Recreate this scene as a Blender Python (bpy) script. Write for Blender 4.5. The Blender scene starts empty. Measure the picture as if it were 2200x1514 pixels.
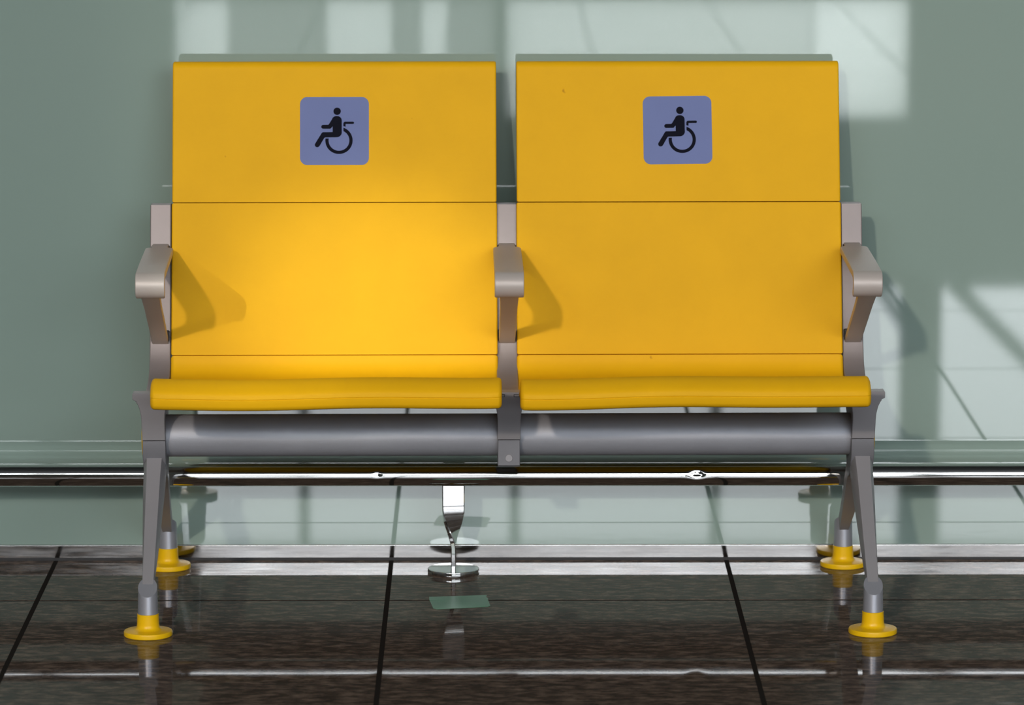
import bpy, bmesh, math, random
from mathutils import Vector, Matrix
random.seed(7)
S = bpy.context.scene
COL = S.collection
R = math.radians

# ------------------------------------------------------------------ camera
F_PX = 9500.0
PITCH = math.atan(1497 / F_PX)
YAW = math.atan(52 / F_PX * math.cos(PITCH))
CAM = Vector((-0.036, -7.7704, 1.6003))
cd = bpy.data.cameras.new('camera')
cam = bpy.data.objects.new('camera', cd); COL.objects.link(cam)
cd.sensor_width = 36.0; cd.lens = F_PX / 2200 * 36.0
cd.clip_start = 0.1; cd.clip_end = 200
fwd = Vector((math.sin(YAW) * math.cos(PITCH), math.cos(YAW) * math.cos(PITCH), -math.sin(PITCH)))
cam.location = CAM
cam.rotation_euler = fwd.to_track_quat('-Z', 'Y').to_euler()
cd.dof.use_dof = True; cd.dof.focus_distance = 7.45; cd.dof.aperture_fstop = 5.6
S.camera = cam

# ------------------------------------------------------------------ view, world, sun, daylight
S.view_settings.view_transform = 'Standard'; S.view_settings.look = 'None'
S.view_settings.exposure = 0.0; S.view_settings.gamma = 1.0
S.view_settings.use_curve_mapping = False
SKY = 9.1
w = bpy.data.worlds.new('overcast_sky'); S.world = w; w.use_nodes = True
bg = w.node_tree.nodes['Background']
bg.inputs[0].default_value = (0.90, 0.95, 1.0, 1); bg.inputs[1].default_value = SKY

sd = bpy.data.lights.new('sun', 'SUN'); sd.energy = 1.0; sd.angle = R(1.6); sd.color = (1.0, 0.86, 0.72)
sun = bpy.data.objects.new('sun', sd); COL.objects.link(sun)
SUN_AZ, SUN_EL = R(15), R(20)
sdir = Vector((math.sin(SUN_AZ) * math.cos(SUN_EL), math.cos(SUN_AZ) * math.cos(SUN_EL), -math.sin(SUN_EL)))
sun.rotation_euler = sdir.to_track_quat('-Z', 'Y').to_euler()
sun.location = (-5, -18, 9)

def portal(name, x0, x1, z0, z1, y):
    l = bpy.data.lights.new(name, 'AREA'); l.shape = 'RECTANGLE'; l.size = x1 - x0; l.size_y = z1 - z0
    l.cycles.is_portal = True
    o = bpy.data.objects.new(name, l); COL.objects.link(o)
    o.location = ((x0 + x1) / 2, y, (z0 + z1) / 2); o.rotation_euler = (R(90), 0, 0)
    o.rotation_euler = Vector((0, 1, 0)).to_track_quat('-Z', 'Z').to_euler()
    return o

FY = -15.0                        # the glazed front of the hall, behind the camera
portal('daylight_high', -9, 9, 3.9, 7.0, FY + 0.12)
portal('daylight_mid', -1.65, 9, 1.6, 3.05, FY + 0.12)
portal('daylight_low', -1.7, 2.2, 0.1, 0.8, FY + 0.12)

# added spot lamp for the soft sunlit patch on the seat beside the middle armrest
spd = bpy.data.lights.new('added_patch_spot', 'SPOT'); spd.energy = 1300; spd.color = (1.0, 0.99, 0.80)
spd.spot_size = R(4.2); spd.spot_blend = 1.0; spd.shadow_soft_size = 0.05
spo = bpy.data.objects.new('added_patch_spot', spd); COL.objects.link(spo)
spo.location = (-3.6, -7.0, 2.6)
spo.rotation_euler = (Vector((-0.235, -0.2, 0.485)) - spo.location).to_track_quat('-Z', 'Y').to_euler()

# ------------------------------------------------------------------ helpers
def prop(o, label=None, cat=None, group=None, kind=None):
    if label: o['label'] = label
    if cat: o['category'] = cat
    if group: o['group'] = group
    if kind: o['kind'] = kind
    return o

def obj_from_bm(name, bm, mat, parent=None, smooth=35):
    bmesh.ops.recalc_face_normals(bm, faces=bm.faces[:])
    me = bpy.data.meshes.new(name); bm.to_mesh(me); bm.free()
    if mat: me.materials.append(mat)
    if smooth:
        for p in me.polygons: p.use_smooth = True
        me.set_sharp_from_angle(angle=R(smooth))
    o = bpy.data.objects.new(name, me); COL.objects.link(o)
    if parent: o.parent = parent
    if smooth and smooth < 60:
        wn = o.modifiers.new('weighted_normal', 'WEIGHTED_NORMAL'); wn.keep_sharp = True; wn.weight = 100
    return o

def bm_box(bm, x0, x1, y0, y1, z0, z1, bev=0.0, seg=2):
    vs = [bm.verts.new(p) for p in ((x0,y0,z0),(x1,y0,z0),(x1,y1,z0),(x0,y1,z0),(x0,y0,z1),(x1,y0,z1),(x1,y1,z1),(x0,y1,z1))]
    fs = [bm.faces.new([vs[i] for i in f]) for f in ((3,2,1,0),(4,5,6,7),(0,1,5,4),(1,2,6,5),(2,3,7,6),(3,0,4,7))]
    if bev:
        es = list({e for f in fs for e in f.edges})
        bmesh.ops.bevel(bm, geom=es, offset=bev, segments=seg, profile=0.5, affect='EDGES')

def bm_loft(bm, rings, closed=False, cap=True):
    vr = [[bm.verts.new(p) for p in r] for r in rings]
    n = len(vr[0]); fs = []
    m = len(vr)
    for i in range(m if closed else m - 1):
        a, b = vr[i], vr[(i + 1) % m]
        for j in range(n):
            fs.append(bm.faces.new((a[j], a[(j + 1) % n], b[(j + 1) % n], b[j])))
    if cap and not closed:
        fs.append(bm.faces.new(vr[0][::-1])); fs.append(bm.faces.new(vr[-1]))
    return vr

def bm_lathe(bm, prof, c=(0, 0, 0), n=48):
    rings = []
    for r_, z in prof:
        rings.append([(c[0] + r_ * math.cos(2*math.pi*k/n), c[1] + r_ * math.sin(2*math.pi*k/n), c[2] + z) for k in range(n)])
    bm_loft(bm, rings)

def offset_profile(P, d):
    n = len(P); out = []
    area = sum(P[i][0]*P[(i+1)%n][1] - P[(i+1)%n][0]*P[i][1] for i in range(n))
    s = 1 if area > 0 else -1
    for i in range(n):
        a, b, c = Vector(P[i-1]), Vector(P[i]), Vector(P[(i+1) % n])
        e1 = (b - a).normalized(); e2 = (c - b).normalized()
        n1 = Vector((-e1.y, e1.x)) * s; n2 = Vector((-e2.y, e2.x)) * s
        m = n1 + n2
        if m.length < 1e-6: m = n1
        m.normalize()
        k = max(0.5, m.dot(n1))
        out.append(tuple(b + m * (d / k)))
    return out

def extrude_yz(bm, P, x0, x1, r=0.003, nseg=1, deform=None, steps=4):
    """closed (y,z) outline swept from x0 to x1 with rounded ends"""
    xs = []
    for k in range(steps + 1):
        a = math.pi / 2 * k / steps
        xs.append((x0 + r * (1 - math.sin(a)), r * (1 - math.cos(math.pi/2 - a)) if False else r * (1 - math.sin(a))))
    seq = []
    for k in range(steps + 1):
        a = math.pi / 2 * k / steps
        seq.append((x0 + r * (1 - math.cos(a)), r * (1 - math.sin(a))))
    for k in range(1, nseg):
        seq.append((x0 + r + (x1 - x0 - 2 * r) * k / nseg, 0.0))
    for k in range(steps + 1):
        a = math.pi / 2 * (steps - k) / steps
        seq.append((x1 - r * (1 - math.cos(a)), r * (1 - math.sin(a))))
    rings = []
    for x, d in seq:
        Q = offset_profile(P, d) if d > 1e-7 else P
        ring = [(x, q[0], q[1]) for q in Q]
        if deform: ring = [deform(*p) for p in ring]
        rings.append(ring)
    bm_loft(bm, rings)

def catmull(pts, n=8):
    out = []
    for i in range(len(pts) - 1):
        p0 = Vector(pts[max(i-1, 0)]); p1 = Vector(pts[i]); p2 = Vector(pts[i+1]); p3 = Vector(pts[min(i+2, len(pts)-1)])
        for k in range(n):
            t = k / n
            out.append(tuple(0.5*((2*p1) + (p2-p0)*t + (2*p0-5*p1+4*p2-p3)*t*t + (3*p1-p0-3*p2+p3)*t**3)))
    out.append(tuple(pts[-1]))
    return out

def arc(cx, cy, r, a0, a1, n):
    return [(cx + r*math.cos(R(a0 + (a1-a0)*k/n)), cy + r*math.sin(R(a0 + (a1-a0)*k/n))) for k in range(n + 1)]

# ------------------------------------------------------------------ materials
def new_mat(name):
    m = bpy.data.materials.new(name); m.use_nodes = True
    nt = m.node_tree
    return m, nt, nt.nodes['Principled BSDF']

def noise(nt, scale, detail=4, mapping=None, rough=0.55):
    n = nt.nodes.new('ShaderNodeTexNoise'); n.inputs['Scale'].default_value = scale
    n.inputs['Detail'].default_value = detail; n.inputs['Roughness'].default_value = rough
    tc = nt.nodes.new('ShaderNodeTexCoord')
    if mapping:
        mp = nt.nodes.new('ShaderNodeMapping'); mp.inputs['Scale'].default_value = mapping
        nt.links.new(tc.outputs['Object'], mp.inputs['Vector']); nt.links.new(mp.outputs['Vector'], n.inputs['Vector'])
    else:
        nt.links.new(tc.outputs['Object'], n.inputs['Vector'])
    return n

def ramp(nt, src, stops):
    c = nt.nodes.new('ShaderNodeValToRGB')
    while len(c.color_ramp.elements) < len(stops): c.color_ramp.elements.new(0.5)
    for e, (p, col) in zip(c.color_ramp.elements, stops):
        e.position = p; e.color = (*col, 1) if len(col) == 3 else col
    nt.links.new(src, c.inputs['Fac'])
    return c

def bump(nt, bsdf, src, strength, dist=0.001):
    b = nt.nodes.new('ShaderNodeBump'); b.inputs['Strength'].default_value = strength; b.inputs['Distance'].default_value = dist
    nt.links.new(src, b.inputs['Height']); nt.links.new(b.outputs['Normal'], bsdf.inputs['Normal'])

def simple(name, col, rough=0.5, metal=0.0, spec=0.5, coat=0.0, nz=None, bumpv=None, var=0.0):
    m, nt, b = new_mat(name)
    b.inputs['Base Color'].default_value = (*col, 1); b.inputs['Roughness'].default_value = rough
    b.inputs['Metallic'].default_value = metal; b.inputs['Specular IOR Level'].default_value = spec
    b.inputs['Coat Weight'].default_value = coat
    if var:
        n = noise(nt, 9, 5)
        c = ramp(nt, n.outputs['Fac'], [(0.3, tuple(v*(1-var) for v in col)), (0.7, tuple(min(1, v*(1+var)) for v in col))])
        nt.links.new(c.outputs['Color'], b.inputs['Base Color'])
    if bumpv:
        n2 = noise(nt, bumpv[0], 3); bump(nt, b, n2.outputs['Fac'], bumpv[1], bumpv[2])
    return m

M_YEL = simple('yellow_polyurethane', (0.74, 0.395, 0.005), 0.55, spec=0.12, bumpv=(900, 0.25, 0.0004), var=0.03)
_nt = M_YEL.node_tree; _b = _nt.nodes['Principled BSDF']; _src = _b.inputs['Base Color'].links[0].from_socket
_n = noise(_nt, 38, 2); _c = ramp(_nt, _n.outputs['Fac'], [(0.765, (1, 1, 1)), (0.81, (0.6, 0.5, 0.45))])
_m = _nt.nodes.new('ShaderNodeMix'); _m.data_type = 'RGBA'; _m.blend_type = 'MULTIPLY'; _m.inputs['Factor'].default_value = 1
_nt.links.new(_src, _m.inputs['A']); _nt.links.new(_c.outputs['Color'], _m.inputs['B']); _nt.links.new(_m.outputs['Result'], _b.inputs['Base Color'])
M_FOOT = simple('yellow_plastic', (0.76, 0.45, 0.004), 0.34, spec=0.3, var=0.05)
M_FRAME = simple('silver_grey_paint', (0.30, 0.29, 0.305), 0.42, metal=0.25, spec=0.3, bumpv=(1500, 0.2, 0.0003), var=0.04)
M_CLAMP = simple('shaded_frame_paint', (0.175, 0.175, 0.19), 0.45, metal=0.2, spec=0.25, bumpv=(1500, 0.2, 0.0003), var=0.05)  # frame paint darkened, the shade under the seats put in its colour
M_UP = simple('warm_lit_upright_paint', (0.235, 0.203, 0.198), 0.42, metal=0.25, spec=0.3, bumpv=(1500, 0.2, 0.0003), var=0.05)  # frame paint tinted with the warm light that falls on the uprights
M_SOCK = simple('satin_silver_paint', (0.42, 0.43, 0.48), 0.34, metal=0.6, bumpv=(1500, 0.2, 0.0003))
M_BEAM = simple('grey_powder_coat', (0.335, 0.345, 0.385), 0.50, metal=0.4, bumpv=(1100, 0.5, 0.0004), var=0.05)
M_ARM = simple('warm_lit_arm_paint', (0.43, 0.385, 0.36), 0.44, metal=0.15, spec=0.35, bumpv=(1500, 0.2, 0.0003), var=0.03)  # same frame paint, warm light on the armrests put in its tint
M_CHROME = simple('polished_steel', (0.80, 0.79, 0.78), 0.045, metal=1.0)
M_DISC = simple('dimmed_polished_steel', (0.62, 0.62, 0.61), 0.07, metal=1.0)  # darker copy of the polished steel, tones down its bright reflection
M_BLACK = simple('black_rubber_and_gap', (0.012, 0.012, 0.013), 0.5)
M_SIGN = simple('blue_grey_sticker', (0.145, 0.18, 0.365), 0.5, spec=0.12, bumpv=(700, 0.3, 0.0003), var=0.03)
M_INK = simple('dark_navy_print', (0.004, 0.0045, 0.011), 0.55, spec=0.04, bumpv=(700, 0.3, 0.0003))
M_TAPE = simple('green_tape', (0.06, 0.21, 0.11), 0.4, spec=0.15, var=0.1)
M_GROUT = simple('dark_grout', (0.022, 0.019, 0.017), 0.9, spec=0.0)
M_HALL = simple('hall_plaster', (0.30, 0.31, 0.30), 0.8, var=0.05)
M_CEIL = simple('hall_ceiling_panels', (0.05, 0.05, 0.05), 0.8)
M_MULL = simple('mullion_grey', (0.12, 0.13, 0.13), 0.5)

# back-painted green glass
M_GLASS, nt, b = new_mat('back_painted_green_glass')
n = noise(nt, 0.8, 3)
c = ramp(nt, n.outputs['Fac'], [(0.3, (0.250, 0.338, 0.300)), (0.7, (0.265, 0.352, 0.312))])
nt.links.new(c.outputs['Color'], b.inputs['Base Color'])
b.inputs['Roughness'].default_value = 0.02; b.inputs['Coat Weight'].default_value = 1.0
b.inputs['Coat Roughness'].default_value = 0.015; b.inputs['IOR'].default_value = 1.78; b.inputs['Coat IOR'].default_value = 1.78

# brushed steel skirting
M_SKIRT, nt, b = new_mat('scuffed_stainless_steel')
b.inputs['Metallic'].default_value = 1.0
n = noise(nt, 6, 6, (1, 1, 12))
c = ramp(nt, n.outputs['Fac'], [(0.3, (0.62, 0.59, 0.57)), (0.7, (0.78, 0.76, 0.74))])
nt.links.new(c.outputs['Color'], b.inputs['Base Color'])
n2 = noise(nt, 10, 6, (1, 1, 20))
c2 = ramp(nt, n2.outputs['Fac'], [(0.35, (0.06,)*3), (0.75, (0.16,)*3)])
nt.links.new(c2.outputs['Color'], b.inputs['Roughness'])

# dark brown polished porcelain tile with fine streaks running along the wall
def tile_mat(name):
    m, nt, b = new_mat(name)
    tc = nt.nodes.new('ShaderNodeTexCoord'); gi = nt.nodes.new('ShaderNodeNewGeometry')
    def nz(scale, mp, detail=6, rough=0.6):
        n = nt.nodes.new('ShaderNodeTexNoise'); n.inputs['Scale'].default_value = scale
        n.inputs['Detail'].default_value = detail; n.inputs['Roughness'].default_value = rough
        k = nt.nodes.new('ShaderNodeMapping'); k.inputs['Scale'].default_value = mp
        nt.links.new(gi.outputs['Position'], k.inputs['Vector']); nt.links.new(k.outputs['Vector'], n.inputs['Vector'])
        return n
    a = nz(1.0, (26, 60, 1), 8, 0.68)
    ca = ramp(nt, a.outputs['Fac'], [(0.32, (0.026, 0.019, 0.016)), (0.50, (0.084, 0.061, 0.049)), (0.66, (0.200, 0.145, 0.112))])
    st = nz(1.0, (40, 150, 1), 5, 0.7)
    cs = ramp(nt, st.outputs['Fac'], [(0.30, (0.25,)*3), (0.42, (1, 1, 1)), (1.0, (1, 1, 1))])
    mx = nt.nodes.new('ShaderNodeMix'); mx.data_type = 'RGBA'; mx.blend_type = 'MULTIPLY'; mx.inputs['Factor'].default_value = 1
    nt.links.new(ca.outputs['Color'], mx.inputs['A']); nt.links.new(cs.outputs['Color'], mx.inputs['B'])
    nt.links.new(mx.outputs['Result'], b.inputs['Base Color'])
    rr = nz(1.0, (14, 46, 1), 7, 0.7)
    cr = ramp(nt, rr.outputs['Fac'], [(0.35, (0.022,)*3), (0.60, (0.035,)*3), (0.75, (0.12,)*3)])
    nt.links.new(cr.outputs['Color'], b.inputs['Roughness'])
    b.inputs['IOR'].default_value = 1.5; b.inputs['Specular IOR Level'].default_value = 0.045
    bp = nz(1.0, (3, 5, 1), 3, 0.5)
    bump(nt, b, bp.outputs['Fac'], 0.08, 0.0004)
    return m
M_TILE = tile_mat('polished_brown_tile')

# ------------------------------------------------------------------ the setting
JX = [-0.81 + 0.6 * k for k in range(-14, 18)]         # joints running away from the camera
JY = [0.0, -0.344] + [-0.344 - 0.9 * k for k in range(1, 17)]
GAP = 0.0042
bm = bmesh.new(); bm_box(bm, -9, 9, -15, 0.3, -0.06, -0.0005)
floor = prop(obj_from_bm('floor', bm, M_GROUT, smooth=0), 'dark brown polished stone tile floor with dark joints', None, None, 'structure')
mesh_cache = {}
far = bmesh.new()
for i in range(len(JX) - 1):
    for j in range(len(JY) - 1):
        x0, x1 = JX[i] + GAP, JX[i + 1] - GAP
        y1, y0 = JY[j] - (GAP if j else 0.004), JY[j + 1] + GAP
        if x0 < -9 or x1 > 9 or y0 < -15: continue
        if j < 4 and -2.9 < (x0 + x1) / 2 < 2.9:
            key = j if j < 1 else 1
            if key not in mesh_cache:
                t = bmesh.new(); bm_box(t, -(x1-x0)/2, (x1-x0)/2, -(y1-y0)/2, (y1-y0)/2, -0.012, 0.0)
                me = bpy.data.meshes.new('tile'); bmesh.ops.recalc_face_normals(t, faces=t.faces[:]); t.to_mesh(me); t.free(); me.materials.append(M_TILE)
                mesh_cache[key] = me
            o = bpy.data.objects.new('tile', mesh_cache[key]); COL.objects.link(o)
            o.location = ((x0+x1)/2, (y0+y1)/2, 0.0); o.parent = floor
        else:
            bm_box(far, x0, x1, y0, y1, -0.012, 0.0)
fo = obj_from_bm('distant_tiles', far, M_TILE, floor, smooth=0); fo['kind'] = 'stuff'

bm = bmesh.new(); bm_box(bm, -9, 9, 0.0, 0.012, 0.0286, 7.2)
prop(obj_from_bm('wall_back', bm, M_GLASS, smooth=0), 'glossy pale green back-painted glass wall behind the bench', None, None, 'structure')
bm = bmesh.new()
yt, yb = -0.0036, -0.0026          # the strip leans forward a hair at the top
bm_loft(bm, [[(x_, yb, 0.0050), (x_, yt, 0.0266), (x_, yt + 0.0001, 0.0271), (x_, yt + 0.0004, 0.0277), (x_, yt + 0.0009, 0.0282), (x_, yt + 0.0018, 0.0284), (x_, 0.003, 0.0284), (x_, 0.003, 0.0050)] for x_ in (-9, 9)])
bb = prop(obj_from_bm('baseboard_back', bm, M_SKIRT, smooth=45), 'low polished steel skirting strip along the foot of the glass wall', None, None, 'structure')

bm = bmesh.new(); bm_box(bm, -9, 9, -0.0022, 0.012, -0.004, 0.0052)
obj_from_bm('dark_gap_strip', bm, M_BLACK, bb, smooth=0)  # dark strip added for the gap, hides the sky behind the skirting
bm = bmesh.new(); bm_box(bm, -9.2, 9.2, -15.4, 0.3, 7.2, 7.4)
prop(obj_from_bm('ceiling', bm, M_CEIL, smooth=0), None, None, None, 'structure')
for nm, x0, x1 in (('wall_left', -9.2, -9.0), ('wall_right', 9.0, 9.2)):
    bm = bmesh.new(); bm_box(bm, x0, x1, -15.4, 0.3, -0.05, 7.2)
    prop(obj_from_bm(nm, bm, M_HALL, smooth=0), None, None, None, 'structure')
# front wall of the hall with its window openings
def fr(bm, x0, x1, z0, z1, d=0.1): bm_box(bm, x0, x1, FY - d, FY + d, z0, z1)
bm = bmesh.new()
fr(bm, -9, 9, 7.0, 7.2); fr(bm, -9, 9, 3.05, 3.9)  # middle band added to keep sky out of floor and disc reflections
fr(bm, -9, -1.65, 0, 4.7)                       # solid part on the left, raised to darken the skirting's reflection
fr(bm, -1.65, 9, 0.8, 1.6)                      # parapet
fr(bm, -1.65, 9, 0, 0.1); fr(bm, 2.13, 9, 0.1, 0.8)
prop(obj_from_bm('wall_front', bm, M_HALL, smooth=0), None, None, None, 'structure')
def window(name, x0, x1, z0, z1, bars, diag=()):
    bm = bmesh.new()
    for x, wd in bars: fr(bm, x - wd/2, x + wd/2, z0, z1, 0.06)
    fr(bm, x0, x1, z0, z0 + 0.04, 0.07); fr(bm, x0, x1, z1 - 0.04, z1, 0.07)
    for (xa, za, xb, zb, wd) in diag:
        d = Vector((xb-xa, 0, zb-za)).normalized(); p = Vector((-d.z, 0, d.x)) * wd/2
        A, B = Vector((xa, FY, za)), Vector((xb, FY, zb)); yy = Vector((0, 0.05, 0))
        bm_loft(bm, [[A+p-yy, A-p-yy, A-p+yy, A+p+yy], [B+p-yy, B-p-yy, B-p+yy, B+p+yy]])
    return prop(obj_from_bm(name, bm, M_MULL, smooth=0), None, None, None, 'structure')
window('window_1', -9, 9, 3.9, 7.0, [(x, 0.12) for x in (-7.2, -4.9, -2.4, 0, 2.4, 4.8, 7.2)])
window('window_2', -1.65, 9, 1.6, 3.05, [(-1.0, 0.05), (0.1, 0.05), (1.15, 0.05), (2.215, 0.21), (3.4, 0.12), (4.6, 0.12), (5.8, 0.12), (7.0, 0.12), (8.2, 0.12)],
       [(2.30, 1.55, 2.95, 2.2, 0.08), (1.90, 1.50, 2.2, 1.95, 0.05)])
w3 = window('window_3', -1.65, 2.13, 0.1, 0.8, [(0.03, 0.05)])
def film(name, v):  # unseen sheets added to dim the window patches mirrored in the glass
    m, nt, b = new_mat(name); nt.nodes.remove(b)
    t = nt.nodes.new('ShaderNodeBsdfTranslucent'); t.inputs['Color'].default_value = (v, v*1.02, v, 1)
    nt.links.new(t.outputs['BSDF'], nt.nodes['Material Output'].inputs['Surface']); return m
M_FILM = film('patch_dimming_film', 0.70); M_TINT = film('dark_dimming_film', 0.38)
for x0, x1, m_ in ((-1.65, -1.37, M_FILM), (-1.37, -0.87, M_TINT), (-0.87, -0.53, M_FILM), (-0.53, -0.38, M_TINT), (-0.38, -0.235, M_FILM), (-0.235, 0.01, M_TINT), (0.05, 1.64, M_FILM), (1.64, 2.13, film('thin_dimming_film', 0.85))):
    bm = bmesh.new(); bm_box(bm, x0, x1, FY - 0.006, FY + 0.006, 0.14, 0.76); obj_from_bm('dimming_pane', bm, m_, w3, 0)

# ------------------------------------------------------------------ steel guard rail on its twisted post
RY, RZ, RR = -0.115, 0.1765, 0.0202
rail = bpy.data.objects.new('guard_rail', None); COL.objects.link(rail)
rail.location = (-0.098, RY, 0)
prop(rail, 'polished steel tube guard rail on a twisted flat post along the glass wall', 'guard rail')
bm = bmesh.new()
xs = [-3.5, -2, -1.0]
x = -0.6
while x < 0.75: xs.append(x); x += (0.0016 if (abs(x - 0.33) < 0.045 or abs(x + 0.232) < 0.02) else 0.012)
xs += [1.0, 2.0, 3.5]
n = 72; rings = []
for x in xs:
    ring = []
    for k in range(n):
        a = 2*math.pi*k/n
        ry, rz = -math.cos(a), math.sin(a)
        # small dents knocked into the front of the tube
        d = 0.0
        for (dx, da, sx, sa, dep) in ((0.33, 0.22, 0.0125, 0.36, 0.0028), (-0.232, 0.22, 0.008, 0.25, 0.0008)):
            aa = (a - da + math.pi) % (2*math.pi) - math.pi
            d += dep * math.exp(-((x - dx)/sx)**2 - (aa/sa)**2)
        r_ = RR - d
        ring.append((x + 0.098, ry * r_, RZ + rz * r_))
    rings.append(ring)
bm_loft(bm, rings)
obj_from_bm('rail_tube', bm, M_CHROME, rail, 60)
def rail_post(lx):
    bm = bmesh.new(); rings = []
    N = 60
    for k in range(N + 1):
        z = 0.004 + (0.160 - 0.004) * k / N
        t = min(1, max(0, (z - 0.044) / (0.124 - 0.044)))
        s = t*t*(3-2*t)
        ang = R(90) * (1 - s) + R(4) * s
        hw, ht = 0.0195, 0.0043
        hw = 0.0195 * (0.80 + 0.20 * s)
        cs, sn = math.cos(ang), math.sin(ang)
        ring = []
        sec = [(-hw+.0015, -ht), (hw-.0015, -ht), (hw, -ht+.0015), (hw, ht-.0015), (hw-.0015, ht), (-hw+.0015, ht), (-hw, ht-.0015), (-hw, -ht+.0015)]
        for u, v in sec: ring.append((lx + u*cs - v*sn, u*sn + v*cs, z))
        rings.append(ring)
    bm_loft(bm, rings)
    p = obj_from_bm('post', bm, M_CHROME, rail, 40); p.modifiers.clear()
    bm = bmesh.new(); bm_lathe(bm, [(0.0445, 0.0), (0.0455, 0.0012), (0.0455, 0.0078), (0.0445, 0.009), (0.0001, 0.009)], (lx, 0, 0), 72)
    obj_from_bm('base_plate', bm, M_DISC, p, 40)
for lx in (0.0, -1.25, 1.25): rail_post(lx)

# ------------------------------------------------------------------ the two-seat bench
bench = bpy.data.objects.new('beam_seating_bench', None); COL.objects.link(bench)
bench.location = (-0.002, -0.345, 0); bench.rotation_euler = (0, 0, R(0.65))
prop(bench, 'two-seat yellow waiting bench on a grey beam with silver armrests and yellow feet', 'bench')
OY = 0.345       # local y = world y + OY
def L(P): return [(y + OY, z) for y, z in P]

BEAM_Y, BEAM_Z, BEAM_R = -0.352, 0.290, 0.036
def cyl_x(bm, x0, x1, y, z, r_, n=64, bev=0.001):
    rings = []
    for x, q in ((x0, r_-bev), (x0+bev, r_), (x1-bev, r_), (x1, r_-bev)):
        rings.append([(x, y + q*math.cos(2*math.pi*k/n), z + q*math.sin(2*math.pi*k/n)) for k in range(n)])
    bm_loft(bm, rings)
bm = bmesh.new(); cyl_x(bm, -0.618, 0.618, BEAM_Y + OY, BEAM_Z, BEAM_R)
obj_from_bm('beam', bm, M_BEAM, bench, 40)
for s in (-1, 1):
    bm = bmesh.new()
    a, b_ = sorted((s*0.6145, s*0.6218)); cyl_x(bm, a, b_, BEAM_Y + OY, BEAM_Z, 0.0372, bev=0.002)
    obj_from_bm('end_cap', bm, M_FOOT, bench, 40)

# back panels and seat pans
B0, B1, B2 = Vector((-0.2215, 0.4070)), Vector((-0.150, 0.6635)), Vector((-0.083, 0.9055))
TH = 0.015
def panel_profile(a, b, top):
    d = (b - a).normalized(); nrm = Vector((d.y, -d.x))     # nrm points backwards
    back = nrm if nrm.x > 0 else -nrm
    P = []
    g = 0.0008
    a2, b2 = a + d*g, b - d*g
    N = 6
    for k in range(N + 1):
        t = k / N; P.append(tuple(a2.lerp(b2, t) + back * 0.002 * math.sin(math.pi*t)*(0 if top else 1)))
    if top:
        P = P[:-1]
        c = b2 + back*0.014 - d*0.014
        for k in range(9):
            ang = R(180 - 125*k/8)
            P.append(tuple(c + (-back)*0.014*(-math.cos(ang)) + d*0.014*math.sin(ang)))
        c2 = b2 + back*0.030 - d*0.010
        P += [tuple(c2), tuple(c2 - d*0.010 - back*0.006)]
        P.append(tuple(b2 + back*TH - d*0.035))
    else:
        P.append(tuple(b2 + back*TH))
    P.append(tuple(a2 + back*TH))
    return P

crest = [(-0.580, 0.4250), (-0.590, 0.4262), (-0.604, 0.4217), (-0.6165, 0.4140), (-0.6228, 0.4072), (-0.6245, 0.4000)]
top_line = catmull([(-0.2215, 0.4062), (-0.2265, 0.3905), (-0.239, 0.3765), (-0.265, 0.3685), (-0.320, 0.3660), (-0.400, 0.3740), (-0.480, 0.3905), (-0.545, 0.4120)] + crest, 4)
front_low = [(-0.6236, 0.3988), (-0.6245, 0.3976), (-0.6235, 0.3880), (-0.6195, 0.3815), (-0.6120, 0.3790), (-0.600, 0.3800), (-0.588, 0.385)]
under = catmull([(-0.545, 0.3930), (-0.480, 0.3745), (-0.400, 0.3585), (-0.320, 0.3500), (-0.262, 0.3525), (-0.228, 0.3650), (-0.212, 0.3850), (-0.2065, 0.4062)], 3)
SEAT = top_line + front_low + under
def seat_def(cx, hw, s):
    def f(x, y, z):
        u = (x - cx) / hw
        yw = y - OY
        wgt = min(1, max(0, (-0.48 - yw) / 0.12))
        z += wgt * (0.0016 * math.sin(2.2*u + 0.6*s) + 0.0012*math.cos(5*u + s) - 0.0012*u*u)
        # the front edge is a little wider than the rear
        k = 1 + 0.021 * wgt
        # rounded front corners
        if abs(u) > 0.93:
            y += (abs(u) - 0.93) / 0.07 * wgt * 0.006 * (abs(u) - 0.93) / 0.07
        return (cx + s * 0.0048 * wgt + (x - cx) * k, y, z)
    return f
SIGN_U = 0.0
for s, cx in ((-1, -0.2985), (1, 0.2990)):
    hw = 0.2825
    bm = bmesh.new(); extrude_yz(bm, L(SEAT), cx - hw, cx + hw, 0.0065, 40, seat_def(cx, hw, s), 5)
    st = obj_from_bm('seat_pan', bm, M_YEL, bench, 40)
    bm = bmesh.new(); extrude_yz(bm, L(panel_profile(B0, B1, False)), cx - hw + 0.0005, cx + hw - 0.0005, 0.0035, 1)
    obj_from_bm('back_panel', bm, M_YEL, bench, 40)
    bm = bmesh.new(); extrude_yz(bm, L(panel_profile(B1, B2, True)), cx - hw + 0.0012, cx + hw - 0.0012, 0.0035, 1)
    hp = obj_from_bm('headrest_panel', bm, M_YEL, bench, 40)

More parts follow.
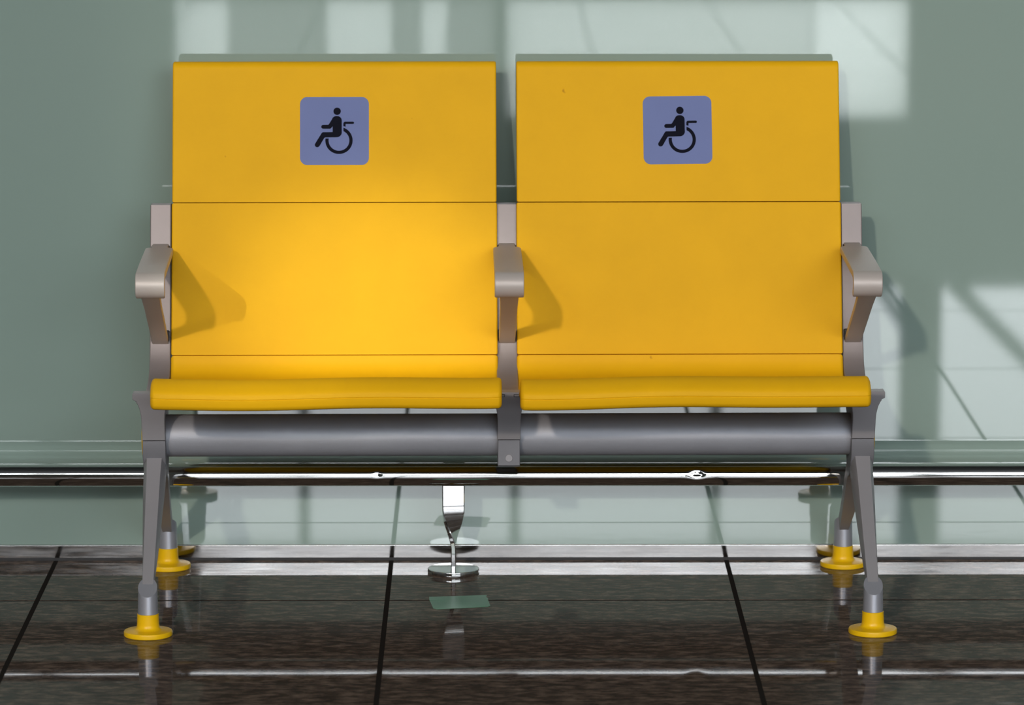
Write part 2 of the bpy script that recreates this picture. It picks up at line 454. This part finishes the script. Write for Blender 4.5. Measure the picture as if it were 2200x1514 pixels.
# accessibility signs: rounded square sticker with a printed wheelchair user
def shape2d(bm, pts, z0, z1):
    a = [bm.verts.new((x, y, z0)) for x, y in pts]; b = [bm.verts.new((x, y, z1)) for x, y in pts]
    bm.faces.new(b); n = len(pts)
    for i in range(n): bm.faces.new((a[i], a[(i+1) % n], b[(i+1) % n], b[i]))
def rrect(w_, h_, r_, n=8):
    P = []
    for cx, cy, a0 in ((w_/2-r_, h_/2-r_, 0), (-w_/2+r_, h_/2-r_, 90), (-w_/2+r_, -h_/2+r_, 180), (w_/2-r_, -h_/2+r_, 270)):
        P += arc(cx, cy, r_, a0, a0+90, n)
    return P
SW = 0.1195
def px(x, y): return ((x - 839) / 1238 * SW, -(y - 771) / 1238 * SW)
def pl(pts): return [px(*p) for p in pts]
def capsule_px(x0, y0, x1, y1, r_):
    a = math.degrees(math.atan2(y1-y0, x1-x0))
    return arc(x1, y1, r_, a-90, a+90, 10) + arc(x0, y0, r_, a+90, a+270, 10)
def pictogram():
    bm = bmesh.new(); z0, z1 = 0.0004, 0.0007
    sh = []
    sh.append(arc(887, 413, 67, 0, 345, 23))                                   # head
    torso = [(808, 690), (775, 722)] + arc(757, 712, 19, 30, 90, 3)             # body with arm, thigh and lower leg
    body = ([(806, 688), (779, 717)] + arc(757, 703, 28, 55, 90, 3) + arc(637, 695, 36, 90, 270, 10) + [(728, 658), (742, 644)]
            + [(800, 548)] + arc(875, 590, 90, 215, 270, 6) + arc(888, 582, 82, 270, 360, 10)
            + [(970, 700), (970, 790)] + arc(880, 795, 91, 0, 90, 10) + [(760, 888), (672, 889), (655, 900)]
            + [(571, 1044)] + arc(529, 1024, 44, 30, 210, 10) + [(606, 815)] + arc(640, 830, 37, 210, 270, 4) + [(720, 793), (806, 791)])
    sh.append(body)
    rim_c, ro, ri = (920, 945), 246, 187
    outer = arc(*rim_c, ro, -71, 188.5, 40); inner = arc(*rim_c, ri, 191, -64.5, 40)
    sh.append(outer + inner)                                                   # wheel
    sh.append([(999, 683), (999, 640)] + arc(1034, 638, 35, 180, 270, 6) + arc(1171, 624, 21, -90, 90, 8) + [(1040, 645), (1038, 697)])   # push handle
    for P in sh:
        shape2d(bm, pl(P), z0, z1)
    return bm
bd = (B2 - B1).normalized()
tilt_x = math.atan2(bd.y, bd.x)          # angle of the panel in the yz plane
for s, cx, u, v, rz in ((-1, -0.2985, 0, 0.1255, 0.0), (1, 0.2980, 0, 0.126, 0.55)):
    c0 = B1 + bd * v
    bm = bmesh.new(); shape2d(bm, rrect(SW, SW, 0.0125), 0.0, 0.0004)
    sg = obj_from_bm('accessibility_sign', bm, M_SIGN, bench, 30)
    X = Vector((1, 0, 0)); Yv = Vector((0, bd.x, bd.y)); Z = X.cross(Yv)
    m = Matrix((X, Yv, Z)).transposed().to_4x4()
    m.translation = Vector((cx, c0.x + OY, c0.y)) + Z * 0.0001
    sg.matrix_local = m @ Matrix.Rotation(R(rz), 4, 'Z')
    sg['label'] = 'blue-grey sticker with a seated wheelchair user'
    pg = obj_from_bm('wheelchair_pictogram', pictogram(), M_INK, sg, 0)

# casting with upright, seat support and T-shaped front web
CAST = catmull([(-0.140, 0.6585), (-0.158, 0.590), (-0.182, 0.490), (-0.203, 0.420), (-0.222, 0.388), (-0.255, 0.372), (-0.310, 0.3640), (-0.365, 0.3655), (-0.425, 0.3720)], 4) \
     + [(-0.425, 0.345), (-0.402, 0.320), (-0.402, 0.2908), (-0.306, 0.2908)] \
     + catmull([(-0.300, 0.310), (-0.255, 0.335), (-0.205, 0.365), (-0.178, 0.415), (-0.155, 0.500), (-0.130, 0.590), (-0.114, 0.6585)], 4)
def tee_rings(y, k=0.0):
    pts = [(-0.0195, 0.2908), (0.0195, 0.2908), (0.0195, 0.325)]
    pts += [(0.0195 + 0.0115*(1-math.cos(R(a))), 0.325 + 0.0375*math.sin(R(a))) for a in (20, 40, 60, 75, 90)][:-1]
    pts = pts + [(0.026, 0.3615), (0.0335, 0.3655), (0.0335, 0.3745), (0.0325, 0.3760)]
    right = pts[1:]
    left = [(-x_, z_) for x_, z_ in right][::-1]
    P = right + left
    if k: P = offset_profile(P, k)
    return [(x_, y + OY, z_) for x_, z_ in P]
for fx in (-0.6, 0.0, 0.6):
    bm = bmesh.new()
    extrude_yz(bm, L(CAST), fx - 0.0182, fx + 0.0182, 0.002, 1, None, 3)
    rings = [tee_rings(-0.4335, 0.001), tee_rings(-0.4325, 0.0), tee_rings(-0.405, 0.0)]
    # front of the T leans back towards the beam clamp
    rr = []
    for q in rings:
        rr.append([(x_ + fx, y_ + max(0, (0.36 - z_)) * 0.38, z_) for x_, y_, z_ in q])
    up = obj_from_bm('upright', bm, M_UP, bench, 40)
    bm = bmesh.new(); bm_loft(bm, rr)
    obj_from_bm('seat_bracket', bm, M_FRAME, up, 40)
    for sx in (-1, 1):
        if fx == 0.0:
            t = bmesh.new()
            bm_box(t, fx + sx*0.0125 - 0.005, fx + sx*0.0125 + 0.005, -0.4339 + OY, -0.430 + OY, 0.3682, 0.3692)
            bm_box(t, fx + sx*0.0125 - 0.005, fx + sx*0.0125 + 0.005, -0.4339 + OY, -0.430 + OY, 0.3722, 0.3732)
            bm_box(t, fx + sx*0.0080 - 0.0005, fx + sx*0.0080 + 0.0005, -0.4339 + OY, -0.430 + OY, 0.3682, 0.3732)
            obj_from_bm('slot', t, M_BLACK, up, 0)

# armrests: closed loop of flat bar swept in the yz plane
def armrest(fx):
    path = [(-0.140, 0.5875, 0.0143, 0.0060), (-0.186, 0.5855, 0.0143, 0.0060), (-0.1905, 0.5853, 0.0150, 0.0060), (-0.1955, 0.585, 0.0225, 0.0060), (-0.1995, 0.5848, 0.0240, 0.0060),
            (-0.26, 0.583, 0.0243, 0.0060), (-0.34, 0.5805, 0.0246, 0.0060), (-0.435, 0.5765, 0.0247, 0.0060)]
    cy, cz, rc = -0.4385, 0.5605, 0.0160
    for a in range(80, -66, -12):
        path.append((cy - rc*math.cos(R(90-a)) * 0 - rc*math.cos(R(a)), cz + rc*math.sin(R(a)), 0.0247, 0.0060))
    e = path[-1]
    d = Vector((0.232, -0.118)).normalized()
    ex, ez = e[0], e[1]
    path.append((ex + d.x*0.004, ez + d.y*0.004, 0.0245, 0.0060))
    path.append((ex + d.x*0.0045, ez + d.y*0.0045, 0.0160, 0.0055))
    end = (-0.188, 0.4235)
    for t in (0.25, 0.5, 0.75, 1.0):
        path.append((ex + (end[0]-ex)*t, ez + (end[1]-ez)*t, 0.0150 - 0.0008*t, 0.0055))
    rings = []
    for i, (y, z, w_, t) in enumerate(path):
        a = path[max(i-1, 0)]; b = path[min(i+1, len(path)-1)]
        d = Vector((b[0]-a[0], b[1]-a[1])).normalized(); nn = Vector((-d.y, d.x))
        if i == 0: d0 = d
        be = 0.0022
        sec = [(-w_+be, -t), (w_-be, -t), (w_-be*.3, -t+be*.3), (w_, -t+be), (w_, t-be), (w_-be*.3, t-be*.3), (w_-be, t), (-w_+be, t), (-w_+be*.3, t-be*.3), (-w_, t-be), (-w_, -t+be), (-w_+be*.3, -t+be*.3)]
        rings.append([(fx + u, y + OY + nn.x*v, z + nn.y*v) for u, v in sec])
    bm = bmesh.new(); bm_loft(bm, rings)
    o = obj_from_bm('armrest', bm, M_ARM, bench, 38)
    for (y, z) in ((-0.168, 0.5835), (-0.200, 0.440)):
        t = bmesh.new(); bm_box(t, fx - 0.0158, fx + 0.0158, y - 0.004 + OY, y + 0.02 + OY, z - 0.012, z + 0.007, 0.002)
        obj_from_bm('spacer', t, M_BLACK, o, 40)
    return o
for fx in (-0.6, 0.0, 0.6): armrest(fx)

# lower clamp under the beam: a bolted block in the middle, legs at both ends
CL = [(-0.402, 0.2892), (-0.402, 0.2460), (-0.399, 0.2430), (-0.312, 0.2430), (-0.306, 0.2480), (-0.306, 0.2892)]
bm = bmesh.new(); extrude_yz(bm, L(CL), -0.0188, 0.0188, 0.0015, 1, None, 3)
cb = obj_from_bm('beam_clamp', bm, M_CLAMP, bench, 40)
bm = bmesh.new()
ring = []
rings = []
for k, (q, dy) in enumerate(((0.0064, 0.0), (0.0058, -0.0005), (0.0050, 0.0016), (0.0001, 0.0030))):
    rings.append([(q*math.cos(2*math.pi*j/24), -0.4024 + dy + OY, 0.2575 + q*math.sin(2*math.pi*j/24)*(1.15 if math.sin(2*math.pi*j/24) > 0 else 0.95)) for j in range(24)])
bm_loft(bm, rings)
obj_from_bm('bolt', bm, M_FRAME, cb, 50)

def foot(fx, y):
    bm = bmesh.new()
    bm_lathe(bm, [(0.0390, 0.0), (0.0402, 0.0012), (0.0402, 0.0070), (0.0392, 0.0086), (0.034, 0.0098), (0.026, 0.0106), (0.0215, 0.0118), (0.0190, 0.0150), (0.0183, 0.0200), (0.0178, 0.0365), (0.0168, 0.0372)], (fx, y + OY, 0), 56)
    return bm
def leg(fx, s, y_foot):
    """s=-1 front leg, s=+1 rear leg; flat-faced tapering bar that ends in a round socket cut on the slant"""
    bm = bmesh.new()
    yc = y_foot + OY
    u = Vector((s*0.760, -0.650)); 
    if s > 0: u = Vector((0.800, -0.600))
    u.normalize()
    n2 = Vector((-u.y, u.x)) if s > 0 else Vector((u.y, -u.x))
    if n2.y < 0: n2 = -n2                        # face normal, pointing up and outwards
    zc = 0.0805
    pc = Vector((yc, zc))                         # centre of the slanted cut
    # socket: cylinder cut by the face plane
    n = 48; r0, r1 = 0.0170, 0.0158
    ringb, ringt = [], []
    for k in range(n):
        a = 2*math.pi*k/n
        ringb.append((fx + r0*math.cos(a), yc + r0*math.sin(a), 0.030))
        dy = r1*math.sin(a)
        ringt.append((fx + r1*math.cos(a), yc + dy, zc + dy * (u.y/u.x)))
    sb = bmesh.new(); bm_loft(sb, [ringb, ringt])
    # bar
    z_top = 0.268
    tl = (z_top - zc) / (-u.y)
    rings = []
    for t, wf, wb, d in ((0.0, 0.0085, 0.0085, 0.018), (0.05, 0.0088, 0.0095, 0.021), (0.15, 0.0092, 0.0108, 0.025), (0.35, 0.0098, 0.0135, 0.031), (0.6, 0.0106, 0.0165, 0.037), (0.82, 0.0112, 0.0188, 0.043), (0.95, 0.0122, 0.0194, 0.048), (1.06, 0.0150, 0.0195, 0.050)):
        if s > 0: wf, wb = wf*1.0, wb*0.92
        p = pc - u * (tl * t) + u * 0.002
        f = p + n2 * (0.0003 if t > 0.0 else -0.0005); bk = p - n2 * d
        m1 = p - n2 * d * 0.30
        mw = wf + (wb - wf) * 0.75
        def V(x_, q): return (fx + x_, q.x, q.y)
        rings.append([V(-wf, f), V(wf, f), V(wf + 0.0008, f - n2*0.001), V(mw, m1), V(wb, p - n2*d*0.7), V(wb*0.92, bk), V(-wb*0.92, bk), V(-wb, p - n2*d*0.7), V(-mw, m1), V(-wf - 0.0008, f - n2*0.001)])
    bm_loft(bm, rings)
    return bm, sb
HUB = [(-0.402, 0.2892), (-0.402, 0.262), (-0.385, 0.240), (-0.365, 0.222), (-0.345, 0.214), (-0.325, 0.222), (-0.312, 0.240), (-0.302, 0.262), (-0.302, 0.2892)]
for fx in (-0.6, 0.6):
    bm = bmesh.new(); extrude_yz(bm, L(HUB), fx - 0.0195, fx + 0.0195, 0.0015, 1, None, 3)
    obj_from_bm('leg_hub', bm, M_CLAMP, bench, 40)
    for s, yf in ((-1, -0.609), (1, -0.061)):
        lb, sb = leg(fx, s, yf)
        lo = obj_from_bm('leg', lb, M_FRAME, bench, 40)
        obj_from_bm('socket', sb, M_SOCK, lo, 40)
        obj_from_bm('foot', foot(fx, yf), M_FOOT, lo, 40)

# ------------------------------------------------------------------ green tape on the floor
tp = bpy.data.objects.new('floor_tape', None); COL.objects.link(tp); tp.location = (-0.085, -0.36, 0)
prop(tp, 'short piece of green tape stuck on the floor tiles in front of the rail post', 'tape')
def strip(pts, z0, z1):
    bm = bmesh.new()
    shape2d(bm, [(x + 0.085, y + 0.36) for x, y in pts], z0, z1)
    return bm
obj_from_bm('tape_strip', strip([(-0.1383, -0.3168), (-0.0392, -0.302), (-0.0400, -0.318), (-0.0365, -0.330), (-0.0900, -0.345), (-0.1110, -0.3445), (-0.1375, -0.3440)][::-1], 0.0, 0.0003), M_TAPE, tp, 0)
obj_from_bm('tape_strip', strip([(-0.1368, -0.3465), (-0.1100, -0.3450), (-0.0900, -0.3440), (-0.0380, -0.3300), (-0.0330, -0.388), (-0.0370, -0.3965), (-0.1240, -0.4165), (-0.1300, -0.4100)][::-1], 0.0, 0.0003), M_TAPE, tp, 0)
